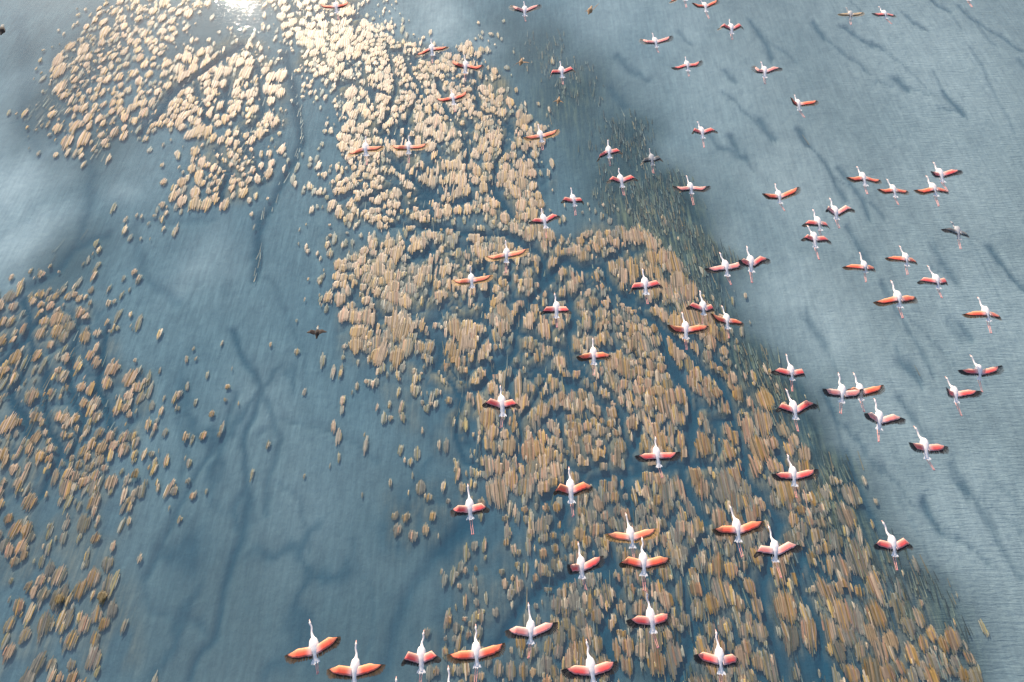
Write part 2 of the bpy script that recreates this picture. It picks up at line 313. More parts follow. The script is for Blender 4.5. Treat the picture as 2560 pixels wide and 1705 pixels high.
def bed_mat(full):
    t = NT('lake_bed' if full else 'far_lake_bed')
    big = t.noise(t.coords((.03, .02, 1)), 1, 4)
    streak = t.noise(t.coords((2.6, .22, 1)), 1, 4, .6)
    streak2 = t.noise(t.coords((1.1, .16, 1), (0, 0, math.radians(14))), 1, 4, .6, .4)
    clump = t.noise(t.coords((.55, .35, 1)), 1, 5, .6, .5)
    fib1 = t.noise(t.coords((2.4, .30, 1), (0, 0, math.radians(-24))), 1, 4, .65, .8)
    fib2 = t.noise(t.coords((2.2, .28, 1), (0, 0, math.radians(28))), 1, 4, .65, .8)
    col = t.mix(t.ramp(big, .35, .65), (.115, .205, .255), (.19, .27, .305))
    if full:
        ch, wd, sl, gr = (t.attr(n).outputs['Fac'] for n in ('channel', 'weed', 'silt_haze', 'green'))
        xs = t.add('ShaderNodeSeparateXYZ'); g = t.add('ShaderNodeNewGeometry'); t.link(g.outputs['Position'], xs.inputs[0])
        side = t.ramp(xs.outputs[0], 8, 35)
        fb_ = t.math('ADD', fib1, fib2)
        col = t.mix(.65, col, t.mix(t.ramp(fb_, .75, 1.25), (.72, .75, .78), (1.28, 1.25, 1.2)), 'MULTIPLY')
        col = t.mix(t.math('MULTIPLY', side, .6), col, (.325, .35, .345))
        col = t.mix(t.math('MULTIPLY', sl, .6), col, (.72, .78, .79))
        wfac = t.math('MULTIPLY', wd, t.ramp(t.math('ADD', clump, t.math('MULTIPLY', streak, .6)), .55, .95))
        weedc = t.mix(t.math('MULTIPLY', gr, t.ramp(streak, .42, .62)), (.045, .10, .13), (.30, .30, .17))
        col = t.mix(t.math('MINIMUM', t.math('MULTIPLY', wd, 1.25), .97), col, (.022, .045, .05))
        col = t.mix(wfac, col, weedc)
        col = t.mix(t.math('MINIMUM', ch, 1.0), col, (.012, .075, .125))
    if full:
        mt = t.attr('mat').outputs['Fac']
        tanc = t.mix(t.ramp(streak, .35, .65), (.20, .17, .11), (.42, .33, .20))
        col = t.mix(t.math('MULTIPLY', mt, t.ramp(t.math('ADD', clump, streak), .75, 1.1, .45, .95)), col, tanc)
    col = t.mix(.6, col, t.mix(t.ramp(streak, .25, .75), (.72, .74, .76), (1.2, 1.18, 1.15)), 'MULTIPLY')
    col = t.mix(.6, col, t.mix(t.ramp(clump, .3, .7), (.75, .78, .8), (1.2, 1.18, 1.15)), 'MULTIPLY')
    d = t.add('ShaderNodeBsdfDiffuse'); t.link(col, d.inputs['Color']); t.link(d.outputs[0], t.out.inputs[0])
    if full:      # rippled sand in the open shallows on the right
        rp = t.noise(t.coords((.7, 4.2, 1), (0, 0, math.radians(4))), 1, 2, .5, .5)
        rm = t.ramp(t.math('SUBTRACT', xs.outputs[0], t.math('MULTIPLY', xs.outputs[1], .2)), 14, 40)
        soft = t.noise(t.coords((1.3, 1.0, 1)), 1, 4, .6)
        hh_ = t.math('ADD', t.math('MULTIPLY', rp, t.math('MULTIPLY', rm, .075)), t.math('MULTIPLY', soft, .10))
        bp_ = t.add('ShaderNodeBump'); bp_.inputs['Strength'].default_value = .9; bp_.inputs['Distance'].default_value = 1.0
        t.link(hh_, bp_.inputs['Height']); t.link(bp_.outputs[0], d.inputs['Normal'])
    return t.m
me.materials.append(bed_mat(True))
fb = mesh_obj('far_lake_bed', [(-2500, -1500, -1.3), (2500, -1500, -1.3), (2500, 4000, -1.3), (-2500, 4000, -1.3)], [(0, 1, 2, 3)], [bed_mat(False)])
tag(fb, kind='structure')

# ------------------------------------------------------------------ water surface
t = NT('lake_water')
c1 = t.coords((1.1, 2.6, 1)); w1 = t.noise(c1, 1, 5, .6)
c2 = t.coords((.9, 6.0, 1)); w2 = t.noise(c2, 1, 3, .5, .6)
g = t.add('ShaderNodeNewGeometry'); xs = t.add('ShaderNodeSeparateXYZ'); t.link(g.outputs['Position'], xs.inputs[0])
rmask = t.ramp(t.math('SUBTRACT', xs.outputs[0], t.math('MULTIPLY', xs.outputs[1], .22)), 18, 40)
hgt = t.math('ADD', t.math('MULTIPLY', w1, .022), t.math('MULTIPLY', w2, t.ramp(rmask, 0, 1, .0, .11)))
bp = t.add('ShaderNodeBump'); bp.inputs['Strength'].default_value = 1.0; bp.inputs['Distance'].default_value = .6
t.link(hgt, bp.inputs['Height'])
tr = t.add('ShaderNodeBsdfTransparent'); tr.inputs[0].default_value = (.86, .935, .96, 1)
df = t.add('ShaderNodeBsdfDiffuse')
pl = t.noise(t.coords((.035, .05, 1)), 1, 4, .6, .8)
t.link(t.mix(t.ramp(pl, .35, .7), (.16, .255, .315), (.29, .365, .40)), df.inputs[0]); t.link(bp.outputs[0], df.inputs['Normal'])
mx = t.add('ShaderNodeMixShader'); mx.inputs[0].default_value = .11
t.link(tr.outputs[0], mx.inputs[1]); t.link(df.outputs[0], mx.inputs[2])
gl = t.add('ShaderNodeBsdfGlossy'); gl.inputs['Roughness'].default_value = .045; t.link(bp.outputs[0], gl.inputs['Normal'])
dt = t.add('ShaderNodeVectorMath', operation='DOT_PRODUCT'); t.link(g.outputs['Incoming'], dt.inputs[0]); t.link(g.outputs['Normal'], dt.inputs[1])
fres = t.math('ADD', t.math('MULTIPLY', t.math('POWER', t.math('SUBTRACT', 1.0, t.math('ABSOLUTE', dt.outputs['Value'])), 5.0), .98), .02)
m2 = t.add('ShaderNodeMixShader'); t.link(fres, m2.inputs[0]); t.link(mx.outputs[0], m2.inputs[1]); t.link(gl.outputs[0], m2.inputs[2])
t.link(m2.outputs[0], t.out.inputs[0])
water = mesh_obj('lake_water', [(-2500, -1500, 0), (2500, -1500, 0), (2500, 4000, 0), (-2500, 4000, 0)], [(0, 1, 2, 3)], [t.m])
tag(water, kind='structure')

# ------------------------------------------------------------------ tussocks
t = NT('matted_tussock'); a = t.attr('tint')
st = t.noise(t.coords((5.5, .5, 1)), 1, 3, .6); sp = t.noise(t.coords((1.6, 1.2, 1)), 1, 4)
col = t.mix(.8, a.outputs['Color'], t.mix(t.ramp(st, .3, .7), (.5, .5, .5), (1.35, 1.32, 1.28)), 'MULTIPLY')
col = t.mix(t.ramp(sp, .5, .75, 0, .4), col, (.20, .17, .09))
p = t.add('ShaderNodeBsdfPrincipled'); t.link(col, p.inputs['Base Color'])
p.inputs['Roughness'].default_value = .55; p.inputs['Specular IOR Level'].default_value = .5
t.link(p.outputs[0], t.out.inputs[0]); M_TUFT = t.m

def tussock_geo(cx, cy, rx, ry, hz, base, R, cw=.095, ox=0, oy=0):
    """matted strands laid along Y: narrow strands with ragged ends, domed, their ends dipping under the water"""
    n = max(5, int(rx*2/cw)); V = []; Fc = []; Cc = []
    skew = R.uniform(-.13, .13); ph = R.uniform(0, 6.28)
    for i in range(n):
        u = -1+2*(i+.5)/n+R.uniform(-.5, .5)/n; hw = (1.0/n)*R.uniform(.8, 1.7)
        e = math.sqrt(max(0.0, 1-u*u))**.8+.06
        up = ry*e*(1+.14*math.sin(3*u+ph))*R.triangular(.55, 1.25, .95); dn = ry*e*(1+.14*math.sin(4*u-ph))*R.triangular(.55, 1.25, .95)
        X_ = cx+ox+u*rx; Y_ = cy+oy
        if chan_at(X_, Y_) > .5: continue
        for q_ in (.25, .5, .75, 1.0):
            if chan_at(X_+skew*up*q_, Y_+up*q_) > .5: up *= q_-.2; break
        for q_ in (.25, .5, .75, 1.0):
            if chan_at(X_-skew*dn*q_, Y_-dn*q_) > .5: dn *= q_-.2; break
        if up+dn < .75*ry*e: continue
        z = hz-.05*(1-e)+R.uniform(-.02, .02); b = R.uniform(.62, 1.22); w = R.random()
        cc = [base[0]*b, base[1]*b, base[2]*b]
        if w < .22: cc = [cc[0]*1.0, cc[1]*.86, cc[2]*.42]
        elif w < .34: cc = [cc[0]*1.05, cc[1]*.84, cc[2]*.80]
        elif w < .42: cc = [cc[0]*.35, cc[1]*.42, cc[2]*.42]
        cc = (*cc, 1); k = len(V); dip = R.uniform(.015, .06)
        for yy, zz, q in ((-dn, z-dip, .5), (-dn*.55, z-.004, 1), (up*.5, z, 1), (up, z-dip, .5)):
            for sg in (-1, 1):
                V.append((cx+(u+sg*hw*q)*rx+skew*yy, cy+yy, zz+.004*sg)); Cc.append(cc)
        for r_ in range(3):
            a_ = k+r_*2; Fc.append((a_, a_+1, a_+3, a_+2))
    return V, Fc, Cc
def chan_at(x, y):
    i = int((x-X0)/DX); j = int((y-Y0)/DY)
    return chan[j, i] if 0 <= i < NX and 0 <= j < NY else 0
EMER = {0: .045, 1: .05, 2: .045, 3: .04, 4: .03, 5: .02, 6: .0, 7: .0, 8: -.008, 9: .018, 10: .0, 11: .01, 12: .0, 13: .0}
tufts = []   # (pixel size, cx, cy, rx, ry, hz, colour, patch)
def to_px(x, y, z=0):
    v = Vector((x, y, z))-CAMP; d = v.dot(FW); return 1280+F*v.x/d, 852.5-F*v.dot(UP)/d, d
cells = {}
DUCKX, DUCKY = gd(728, 763)       # open water under the lone duck
for pi, (nm, poly, spc, keep, fill, sz) in enumerate(PATCH):
    gp = [gd(*q) for q in poly]
    xs_ = [q[0] for q in gp]; ys_ = [q[1] for q in gp]
    S = 1.13*spc; A = 1.75 if pi < 3 else 1.6 if pi in (3, 4) else 1.4                                  # spacing across, stretch along Y
    n = int((max(xs_)-min(xs_))*(max(ys_)-min(ys_))/(S*S*A)*26)
    cx = npr.uniform(min(xs_), max(xs_), n); cy = npr.uniform(min(ys_), max(ys_), n)
    wx = cx+4.2*(fbm(cx/6, cy/8, 3, 40)-.5)*2; wy = cy+5.5*(fbm(cx/6, cy/8, 3, 50)-.5)*2
    ok = inside(wx, wy, gp)
    cl = fbm(cx/4.5, cy/7, 2, 60+pi)
    for x, y, c in zip(cx[ok], cy[ok], cl[ok]):
        k = (int(math.floor(x/2.2)), int(math.floor(y/3.4)))
        loc = S*(.62+.75*max(0, min(1, (c-.25)/.5)))*.95
        bad = False
        for di in (-1, 0, 1):
            for dj in (-1, 0, 1):
                for (qx, qy, qs) in cells.get((k[0]+di, k[1]+dj), ()):
                    if math.hypot(x-qx, (y-qy)/A) < (loc+qs)*.5: bad = True; break
                if bad: break
            if bad: break
        if bad: continue
        cells.setdefault(k, []).append((x, y, loc))
        if npr.rand() > keep: continue
        ch = chan_at(x, y)
        if ch > .6 or math.hypot((x-DUCKX)/2.6, (y-DUCKY)/3.4) < 1: continue
        r = loc*fill*1.22*sz*npr.uniform(.8, 1.2)*(1-.35*ch/.5)
        ry = r*A*npr.uniform(.95, 1.35)
        g_ = npr.uniform(.75, 1.1)*(.86 if pi in (7, 8, 10) else 1.32 if pi in (0, 1, 2) else 1.12 if pi == 3 else 1)  # far patches lightened: glint and haze brightening painted into their base colour
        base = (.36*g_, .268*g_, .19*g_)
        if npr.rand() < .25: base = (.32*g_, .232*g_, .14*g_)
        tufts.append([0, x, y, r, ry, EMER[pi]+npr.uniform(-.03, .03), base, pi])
# small ragged bits round and between the tussocks
bits = []
for pi, (nm, poly, spc, keep, fill, sz) in enumerate(PATCH):
    gp = [gd(*q) for q in poly]; xs_ = [q[0] for q in gp]; ys_ = [q[1] for q in gp]
    area = (max(xs_)-min(xs_))*(max(ys_)-min(ys_)); n = int(area*2.2)
    cx = npr.uniform(min(xs_)-3, max(xs_)+3, n); cy = npr.uniform(min(ys_)-4, max(ys_)+4, n)
    wx = cx+4.0*(fbm(cx/6, cy/8, 3, 40)-.5)*2+npr.normal(0, 2.6, n); wy = cy+5*(fbm(cx/6, cy/8, 3, 50)-.5)*2+npr.normal(0, 3.6, n)
    ok = inside(wx, wy, gp) & (npr.rand(n) < min(1, keep*.9+.1))
    for x, y in zip(cx[ok], cy[ok]):
        if chan_at(x, y) > .4 or math.hypot((x-DUCKX)/2.2, (y-DUCKY)/3) < 1: continue
        r = npr.uniform(.05, .27); g_ = npr.uniform(.75, 1.1)
        bits.append((x, y, r, max(.3, r*npr.uniform(1.8, 4.2)), npr.uniform(-.06, .03)+EMER[pi]*.6, (.42*g_, .35*g_, .26*g_)))
for tt in tufts:
    px, py, d = to_px(tt[1], tt[2])
    vis = -15 < px < 2575 and -15 < py < 1720
    vv = (Vector((tt[1], tt[2], 0))-CAMP); s = -vv.normalized().z
    tt[0] = (F/d)**2*tt[3]*tt[4]*s if vis else 0
tufts.sort(key=lambda q: -q[0])
TW = {0: 'cream', 1: 'cream', 2: 'pale', 3: 'pale straw', 4: 'pale', 5: 'tan', 6: 'faint tan', 7: 'brownish tan', 8: 'tan', 9: 'broad tan', 10: 'ochre', 11: 'faint pale', 12: 'lone tan', 13: 'lone tan'}
bounds = {}
for pi_, P_ in enumerate(PATCH):
    bounds[pi_] = (max(0, min(q[0] for q in P_[1])), min(2354, max(q[0] for q in P_[1])), max(0, min(q[1] for q in P_[1])), min(1568, max(q[1] for q in P_[1])))
med = sorted(q[3]*q[4] for q in tufts[:300])[150]
def where(px, py, pi_):
    a, b, c, d = bounds[pi_]; fx = (px/SD-a)/(b-a); fy = (py/SD-c)/(d-c)
    h = 'left' if fx < .36 else 'right' if fx > .64 else ''; v = 'far' if fy < .36 else 'near' if fy > .64 else ''
    r_ = ' '.join(q for q in (v, h) if q); return r_+' part' if r_ else 'middle'
R = random.Random(4); SETS = {}
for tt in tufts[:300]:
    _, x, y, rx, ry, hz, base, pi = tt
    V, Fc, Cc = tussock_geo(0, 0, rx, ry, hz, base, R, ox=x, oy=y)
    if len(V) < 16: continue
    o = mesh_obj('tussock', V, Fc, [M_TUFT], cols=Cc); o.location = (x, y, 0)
    px, py, _d = to_px(x, y)
    shp = 'long' if ry/rx > 1.75 else 'round' if ry/rx < 1.48 else 'oval'
    SETS.setdefault('%s %s %s clump, %s of %s' % ('big' if rx*ry > med else 'small', shp, TW[pi], where(px, py, pi), PATCH[pi][0]), []).append((px, py, o, pi))
for lab, it in SETS.items():          # the outermost ones of each look are told apart by their place
    words = {}
    if len(it) > 1:
        it.sort(key=lambda q: q[0]); words[0] = 'leftmost '; words[len(it)-1] = 'rightmost '
        rest = [i for i in range(len(it)) if i not in words]
        if len(rest) > 1:
            i = max(rest, key=lambda k: it[k][1]); words[i] = 'nearest '; rest.remove(i)
            i = min(rest, key=lambda k: it[k][1]); words[i] = 'farthest '
        elif rest: words[rest[0]] = 'middle '
    for i, (px, py, o, pi) in enumerate(it): tag(o, words.get(i, '')+lab, 'tussock', 'tussocks in ' + PATCH[pi][0])
V = []; Fc = []; Cc = []
def app(v, f, c):
    k = len(V); V.extend(v); Fc.extend([tuple(i+k for i in q) for q in f]); Cc.extend(c)
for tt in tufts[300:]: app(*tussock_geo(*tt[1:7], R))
for b in bits: app(*tussock_geo(*b, R))
o = mesh_obj('tussock_field', V, Fc, [M_TUFT], cols=Cc)
tag(o, 'mass of smaller straw coloured tussocks and ragged bits spread over the shallow lake', 'tussocks', kind='stuff')
print('TUFTS', len(tufts), 'BITS', len(bits), 'VERTS', len(V))

# loose strands of water weed, nearly all just under or at the surface
def field_at(f, x, y): return f[np.clip(((y-Y0)/DY).astype(int), 0, NY-1), np.clip(((x-X0)/DX).astype(int), 0, NX-1)]
Ns = 150000
sx = npr.uniform(-70, 80, Ns); sy = npr.uniform(2, 125, Ns)
wv = field_at(weed, sx, sy); cv = field_at(chan, sx, sy); gv = field_at(green, sx, sy)
patchy = fbm(sx/2.2, sy/4, 3, 77)
keep_ = npr.rand(Ns) < np.clip((wv-.32)*1.05*(patchy > .42)*(1-cv*1.6), 0, 1)
sx, sy, gv = sx[keep_], sy[keep_], gv[keep_]; n_ = len(sx)
ln_ = npr.uniform(.25, 1.0, n_); w_ = npr.uniform(.03, .075, n_); z_ = npr.uniform(-.14, .02, n_); sk = npr.normal(0, .10, n_)-sx*.0012
P = np.zeros((n_, 4, 3), np.float32)
for j, (a_, b_) in enumerate(((-1, -1), (1, -1), (.5, 1), (-.5, 1))):
    P[:, j, 0] = sx+a_*w_+sk*b_*ln_; P[:, j, 1] = sy+b_*ln_; P[:, j, 2] = z_-.02*(b_+1)
pal = np.array([(.20, .22, .16), (.26, .19, .10), (.14, .18, .17), (.025, .04, .04), (.07, .08, .04)]); pr = npr.rand(n_)
ci = np.where(pr < .25*(.3+gv), 0, np.where(pr < .4*(.3+gv), 1, np.where(pr < .5, 2, np.where(pr < .85, 3, 4))))
colr = np.concatenate([pal[ci]*npr.uniform(.7, 1.3, (n_, 1)), np.ones((n_, 1))], 1)
o = mesh_obj('weed_strands', P.reshape(-1, 3), [(4*i, 4*i+1, 4*i+2, 4*i+3) for i in range(n_)], [M_TUFT], cols=np.repeat(colr, 4, 0))
tag(o, 'dark green and straw water weed strands drifting at the surface in a diagonal band', 'water weed', kind='stuff')
print('STRANDS', n_)

# brown weed clumps that stand on their own in the water at near left
for (pts, lab) in [((7, 925, 155), 'dark brown weed clump alone in blue water beside the tan clumps'), ((7, 410, 1005), 'small dark brown weed clump near the left corner above a deep blue pool'), ((7, 700, 985), 'faint brown weed clump left of a smooth blue pool')]:
    (px, py), = C(pts[0], (pts[1], pts[2])); q = at(px, py, 0)
    Vv, Ff, Cx = tussock_geo(0, 0, .34, .5, .22, (.16, .12, .05), R)
    o = mesh_obj('weed_clump', Vv, Ff, [M_TUFT], cols=Cx); o.location = (q.x, q.y, 0)
    tag(o, lab, 'weed clump')

# ------------------------------------------------------------------ flamingos
ROWS = []
def B(cid, H, Bc, T, Ft, LW, LT, RW, RT, kind, label, h=None): ROWS.append((cid, H, Bc, T, Ft, LW, LT, RW, RT, kind, label))
B(1,(2300,-25),(2300,45),(2308,88),None,(2240,38),(2183,26),(2345,28),(2393,8),'o','flamingo with coral wings cut by the photo top edge, beside the sun glint')
B(2,(1258,5),(1265,70),(1265,108),(1270,140),(1215,50),(1168,32),(1320,42),(1378,28),'p','flamingo over dark water with one black wingtip, above the brown ducks at the top edge')
B(2,(2137,222),(2158,285),(2168,322),(2180,355),(2105,277),(2055,262),(2225,262),(2275,240),'p','small flamingo, pale coral wings in shallow V, left of one with dark drooping wingtips')
B(2,(625,262),(628,335),(630,378),None,(570,352),(520,372),(690,323),(748,318),'o','flamingo with flat red orange wings, highest over the wide bright patch')
B(2,(850,370),(860,450),(858,500),None,(810,432),(762,408),(925,456),(985,440),'o','flamingo with dark left wing, orange right wing, just below the highest over bright patch')
B(2,(760,605),(772,670),(780,715),None,(710,675),(648,675),(825,648),(875,620),'o','flamingo with tilted salmon wings in the middle of the wide bright patch')
B(2,(1505,415),(1517,487),(1522,530),(1525,570),(1457,480),(1432,535),(1578,458),(1615,492),'c','flamingo with sharply bent black tipped wings, alone over dark weedy water near the top')
B(3,(35,385),(48,445),(55,485),(62,518),(-10,455),(-62,462),(100,435),(152,410),'c','flamingo right of the alone bent winged one, with black left tip and spread orange wings')
B(2,(1355,845),(1373,928),(1382,972),(1388,1020),(1310,930),(1252,940),(1435,905),(1500,882),'s','flamingo with straight peach wings and dangling legs at right rim of the bright patch')
B(2,(177,925),(175,1015),(178,1065),None,(110,1028),(50,1050),(240,1005),(305,1000),'s','left one of two flamingos side by side with straight peach wings over the bright patch')
B(2,(472,922),(470,1005),(470,1052),None,(405,998),(345,992),(540,995),(605,978),'s','right one of two flamingos side by side with straight peach wings over the bright patch')
B(2,(1835,952),(1840,1035),(1845,1080),(1848,1130),(1787,1050),(1755,1108),(1895,1018),(1937,1052),'c','flamingo with drooping red wings immediately left of the dark winged young bird')
B(2,(2117,1012),(2133,1085),(2140,1130),(2145,1180),(2085,1085),(2052,1130),(2180,1068),(2213,1105),'j','young flamingo with dark grey bent wings in the upper middle of the flock')
B(2,(1908,1145),(1922,1230),(1935,1280),(1943,1330),(1867,1208),(1820,1250),(1990,1200),(2045,1235),'c','flamingo with M shaped coral wings and both tips black, below the dark winged young bird')
B(2,(1580,1280),(1597,1365),(1608,1410),(1612,1468),(1540,1350),(1512,1388),(1645,1356),(1658,1388),'c','flamingo with short half folded coral wings and long pink legs over the dark band')
B(2,(1378,1420),(1395,1503),(1410,1560),(1412,1620),(1335,1496),(1290,1525),(1455,1466),(1512,1480),'c','flamingo with arched coral wings just below the short winged one with long legs')
B(3,(135,-5),(170,40),(180,80),(197,122),(125,32),(80,15),(220,15),(262,-5),'o','flamingo in wide V at the top edge with dark feet trailing')
B(3,(20,-110),(30,-38),(35,3),(43,45),(-25,-15),(-78,18),(85,-45),(130,-60),'o','flamingo mostly beyond the top edge, only a wingtip and feet in view')
B(3,(337,128),(350,192),(355,230),(358,265),(302,163),(252,205),(403,162),(435,190),'c','flamingo with arched black tipped wings and yellowish legs below the top edge V winged one')
B(3,(552,420),(578,485),(582,530),(582,568),(540,475),(508,445),(640,458),(705,465),'p','flamingo with dark thin left wing and pale coral right wing over grey water, legs yellowish')
B(3,(1135,48),(1165,98),(1168,130),(1170,165),(1120,92),(1078,95),(1210,90),(1262,82),'t','young flamingo with sandy tan wings and dark back near the top right')
B(3,(1358,42),(1400,95),(1412,125),(1445,160),(1355,92),(1312,88),(1438,97),(1475,100),'c','small flamingo with flat red wings next to the sandy winged young bird')
B(3,(782,645),(808,710),(820,755),(848,800),(782,690),(758,662),(890,694),(945,686),'o','flamingo with raised dark left wing and long orange red right wing over grey water')
B(3,(117,828),(148,900),(158,945),(165,1005),(100,878),(80,915),(210,876),(262,902),'c','flamingo with folded black left tip and red right wing, legs straight, over teal streaks')
B(3,(42,1198),(72,1283),(80,1325),(93,1400),(15,1282),(-55,1272),(140,1282),(210,1270),'p','flamingo with level pale pink wings and long legs, right of the M winged one')
B(3,(650,1252),(675,1340),(685,1390),(712,1435),(615,1330),(563,1322),(755,1305),(818,1275),'o','flamingo with orange wings, right one raised, alone left of the upper right group')
B(3,(1208,1135),(1252,1215),(1270,1270),(1283,1325),(1195,1215),(1137,1212),(1320,1225),(1378,1230),'o','leftmost of the four flamingos close together at upper right, level orange wings')
B(3,(1413,1222),(1460,1298),(1475,1348),(1493,1395),(1405,1298),(1350,1292),(1515,1300),(1565,1306),'o','second of the four flamingos at upper right, lowest, red orange wings')
B(3,(1683,1198),(1735,1290),(1755,1340),(1770,1405),(1665,1298),(1600,1300),(1790,1290),(1835,1305),'o','third of the four flamingos at upper right, peach left wing, below the highest')
B(3,(1732,1105),(1780,1190),(1800,1245),(1828,1305),(1748,1180),(1718,1170),(1860,1163),(1937,1166),'c','rightmost and highest of the four flamingos at upper right with black tipped right wing')
B(3,(1022,1350),(1062,1450),(1072,1500),(1088,1555),(1017,1412),(1000,1445),(1135,1408),(1205,1440),'p','flamingo with pale pink black edged wings, upper right of three close together')
B(3,(907,1428),(945,1522),(960,1575),(963,1600),(882,1510),(833,1545),(993,1522),(1017,1545),'c','flamingo between the pale winged one and another right below it')
B(6,(868,5),(918,95),(928,160),(950,235),(872,74),(828,110),(985,85),(1040,125),'c','flamingo with dark trailing legs, lowest of three close together')
B(6,(1853,-20),(1900,50),(1912,105),(1920,165),(1850,28),(1785,35),(1945,55),(1975,72),'j','young flamingo with black wings at right over rippled water')
B(3,(1930,-115),(1960,-48),(1975,2),(1998,45),(1920,-48),(1880,-50),(2020,-55),(2070,-60),'p','flamingo mostly beyond the top edge at right, only tail and feet in view')
B(6,(268,188),(312,290),(325,355),(348,408),(235,295),(165,305),(380,272),(440,240),'p','left of two flamingos touching wingtips, pale salmon wings in shallow V')
B(6,(455,145),(483,262),(488,325),(492,392),(437,240),(402,250),(550,222),(622,242),'c','right of two flamingos touching wingtips, black tip on right wing')
B(6,(1227,188),(1262,290),(1270,330),(1273,390),(1175,278),(1110,295),(1300,285),(1333,298),'o','flamingo with ochre tipped left wing, left in loose trio right of flock centre')
B(6,(1500,145),(1545,235),(1553,285),(1557,340),(1465,222),(1402,232),(1588,235),(1625,262),'o','flamingo with red wings, topmost in loose trio right of flock centre')
B(6,(1692,280),(1755,385),(1770,440),(1790,497),(1670,368),(1622,402),(1808,372),(1822,400),'c','flamingo with stubby red wings, right one of the loose trio')
B(6,(1443,382),(1492,505),(1505,570),(1522,635),(1400,515),(1322,535),(1560,492),(1622,500),'o','flamingo with wide level orange wings over a teal streak, below the loose trio')
B(6,(2035,495),(2095,605),(2115,665),(2128,740),(2010,600),(1930,620),(2150,610),(2200,635),'o','flamingo near the right edge with peach ochre left wing and dark right wing')
B(6,(135,450),(158,570),(162,620),(153,675),(87,540),(42,575),(212,553),(238,590),'c','flamingo with bent red black tipped wings, above two others at the dark band rim')
B(6,(283,553),(320,655),(328,715),(335,775),(265,635),(208,608),(385,655),(440,680),'o','flamingo with wings slanting down to the right, at the dark band rim')
B(6,(12,597),(38,715),(42,785),(43,850),(-25,702),(-88,686),(130,695),(203,698),'o','flamingo with broad orange red wings left of the slanting winged one')
B(6,(725,885),(760,1010),(768,1068),(770,1138),(682,988),(622,1012),(833,995),(855,1025),'c','flamingo with arched coral wings, upper of two in one column over the dark rim')
B(6,(722,1123),(778,1260),(792,1335),(808,1410),(697,1228),(655,1278),(865,1210),(950,1240),'c','flamingo with deep red wings, lower of two in one column over the dark rim')
B(6,(1083,1012),(1108,1150),(1108,1220),(1100,1285),(1030,1132),(978,1128),(1190,1140),(1262,1128),'p','left of two overlapping flamingos, black edged left wing')
B(6,(1185,1012),(1232,1140),(1240,1205),(1258,1275),(1187,1120),(1140,1138),(1320,1118),(1398,1100),'o','right of two overlapping flamingos, long raised coral right wing')
B(6,(1985,892),(2045,1005),(2050,1065),(2068,1140),(1970,995),(1903,1000),(2135,985),(2210,965),'c','flamingo with long straight coral wings and dark rims near the right edge')
B(6,(1815,1040),(1880,1155),(1895,1220),(1925,1305),(1845,1140),(1825,1115),(1975,1138),(2072,1145),'c','flamingo with hidden left wing, below the feet of another by the right edge')
B(6,(1328,1188),(1362,1330),(1362,1405),(1360,1480),(1310,1293),(1265,1298),(1460,1305),(1550,1338),'p','pale flamingo with blurred neck and folded black left wing, below the overlapping pair')
B(6,(1600,1378),(1675,1520),(1692,1608),(1735,1680),(1625,1505),(1568,1495),(1765,1510),(1842,1525),'c','flamingo with rose wings, one black tip, second lowest over the grey water')
B(5,(1132,105),(1140,205),(1138,262),None,(1065,215),(990,222),(1215,188),(1293,165),'s','upper of two flamingos with straight tilted orange wings in mid picture')
B(5,(890,280),(900,380),(905,435),(905,470),(830,380),(762,382),(975,362),(1050,345),'s','lower of two flamingos with straight tilted orange wings in mid picture')
B(5,(2070,300),(2088,410),(2095,480),(2105,540),(2012,408),(1978,475),(2165,388),(2215,432),'c','flamingo with drooping black tipped wings over the darkest weed')
B(5,(1468,468),(1482,575),(1482,640),(1485,700),(1412,570),(1370,615),(1548,568),(1583,608),'c','flamingo with short scarlet wings and faint pink feet over the tan field')
B(5,(1730,775),(1735,890),(1738,960),(1738,1030),(1670,892),(1620,908),(1800,880),(1862,900),'o','flamingo with orange brown tipped wings over tan field, right below the short winged one')
B(5,(1097,1098),(1108,1225),(1115,1312),(1105,1385),(1030,1198),(972,1240),(1180,1203),(1235,1255),'c','flamingo with large black drooping tips over a channel at the left of the tan field')
B(8,(870,212),(885,375),(890,455),(903,555),(805,368),(745,405),(965,352),(1018,392),'c','flamingo with pale coral wings and black rear rims, leftmost over the streaky clumps')
B(8,(1560,95),(1572,245),(1578,345),(1590,428),(1500,220),(1457,280),(1660,208),(1730,240),'o','flamingo with vivid orange red wings, left one bent, between tan clumps')
B(8,(2150,-112),(2160,15),(2175,100),(2195,165),(2080,14),(2008,28),(2240,8),(2328,-2),'c','flamingo with level coral wings and dark legs over the tan field, above the near group')
B(8,(1945,408),(1982,565),(1995,650),(2002,715),(1880,550),(1805,562),(2085,532),(2168,520),'s','flamingo with level bright coral wings, straw right tip, above the one with straight twin legs')
B(8,(1622,605),(1645,770),(1652,858),(1675,930),(1590,770),(1550,768),(1735,725),(1800,705),'c','flamingo banking with black right wing raised, left of the one with twin legs')
B(8,(2058,570),(2068,745),(2072,840),(2075,930),(1965,718),(1903,765),(2180,715),(2258,725),'o','flamingo with peach ochre wings and straight twin legs in the near group')
B(8,(2088,940),(2120,1130),(2135,1230),(2165,1320),(2030,1122),(1950,1152),(2197,1106),(2260,1100),'c','flamingo with crimson black edged wings and long twin legs, below the peach winged one')
B(8,(1283,1020),(1300,1210),(1300,1305),(1288,1392),(1200,1193),(1118,1222),(1400,1170),(1490,1160),'p','flamingo with wide pale pink wings, ochre right tip, above the bottom edge group')
B(8,(1677,1270),(1712,1470),(1730,1585),(1740,1680),(1602,1460),(1505,1490),(1815,1435),(1900,1428),'c','large flamingo with scarlet wings cut at the tail by the bottom edge')
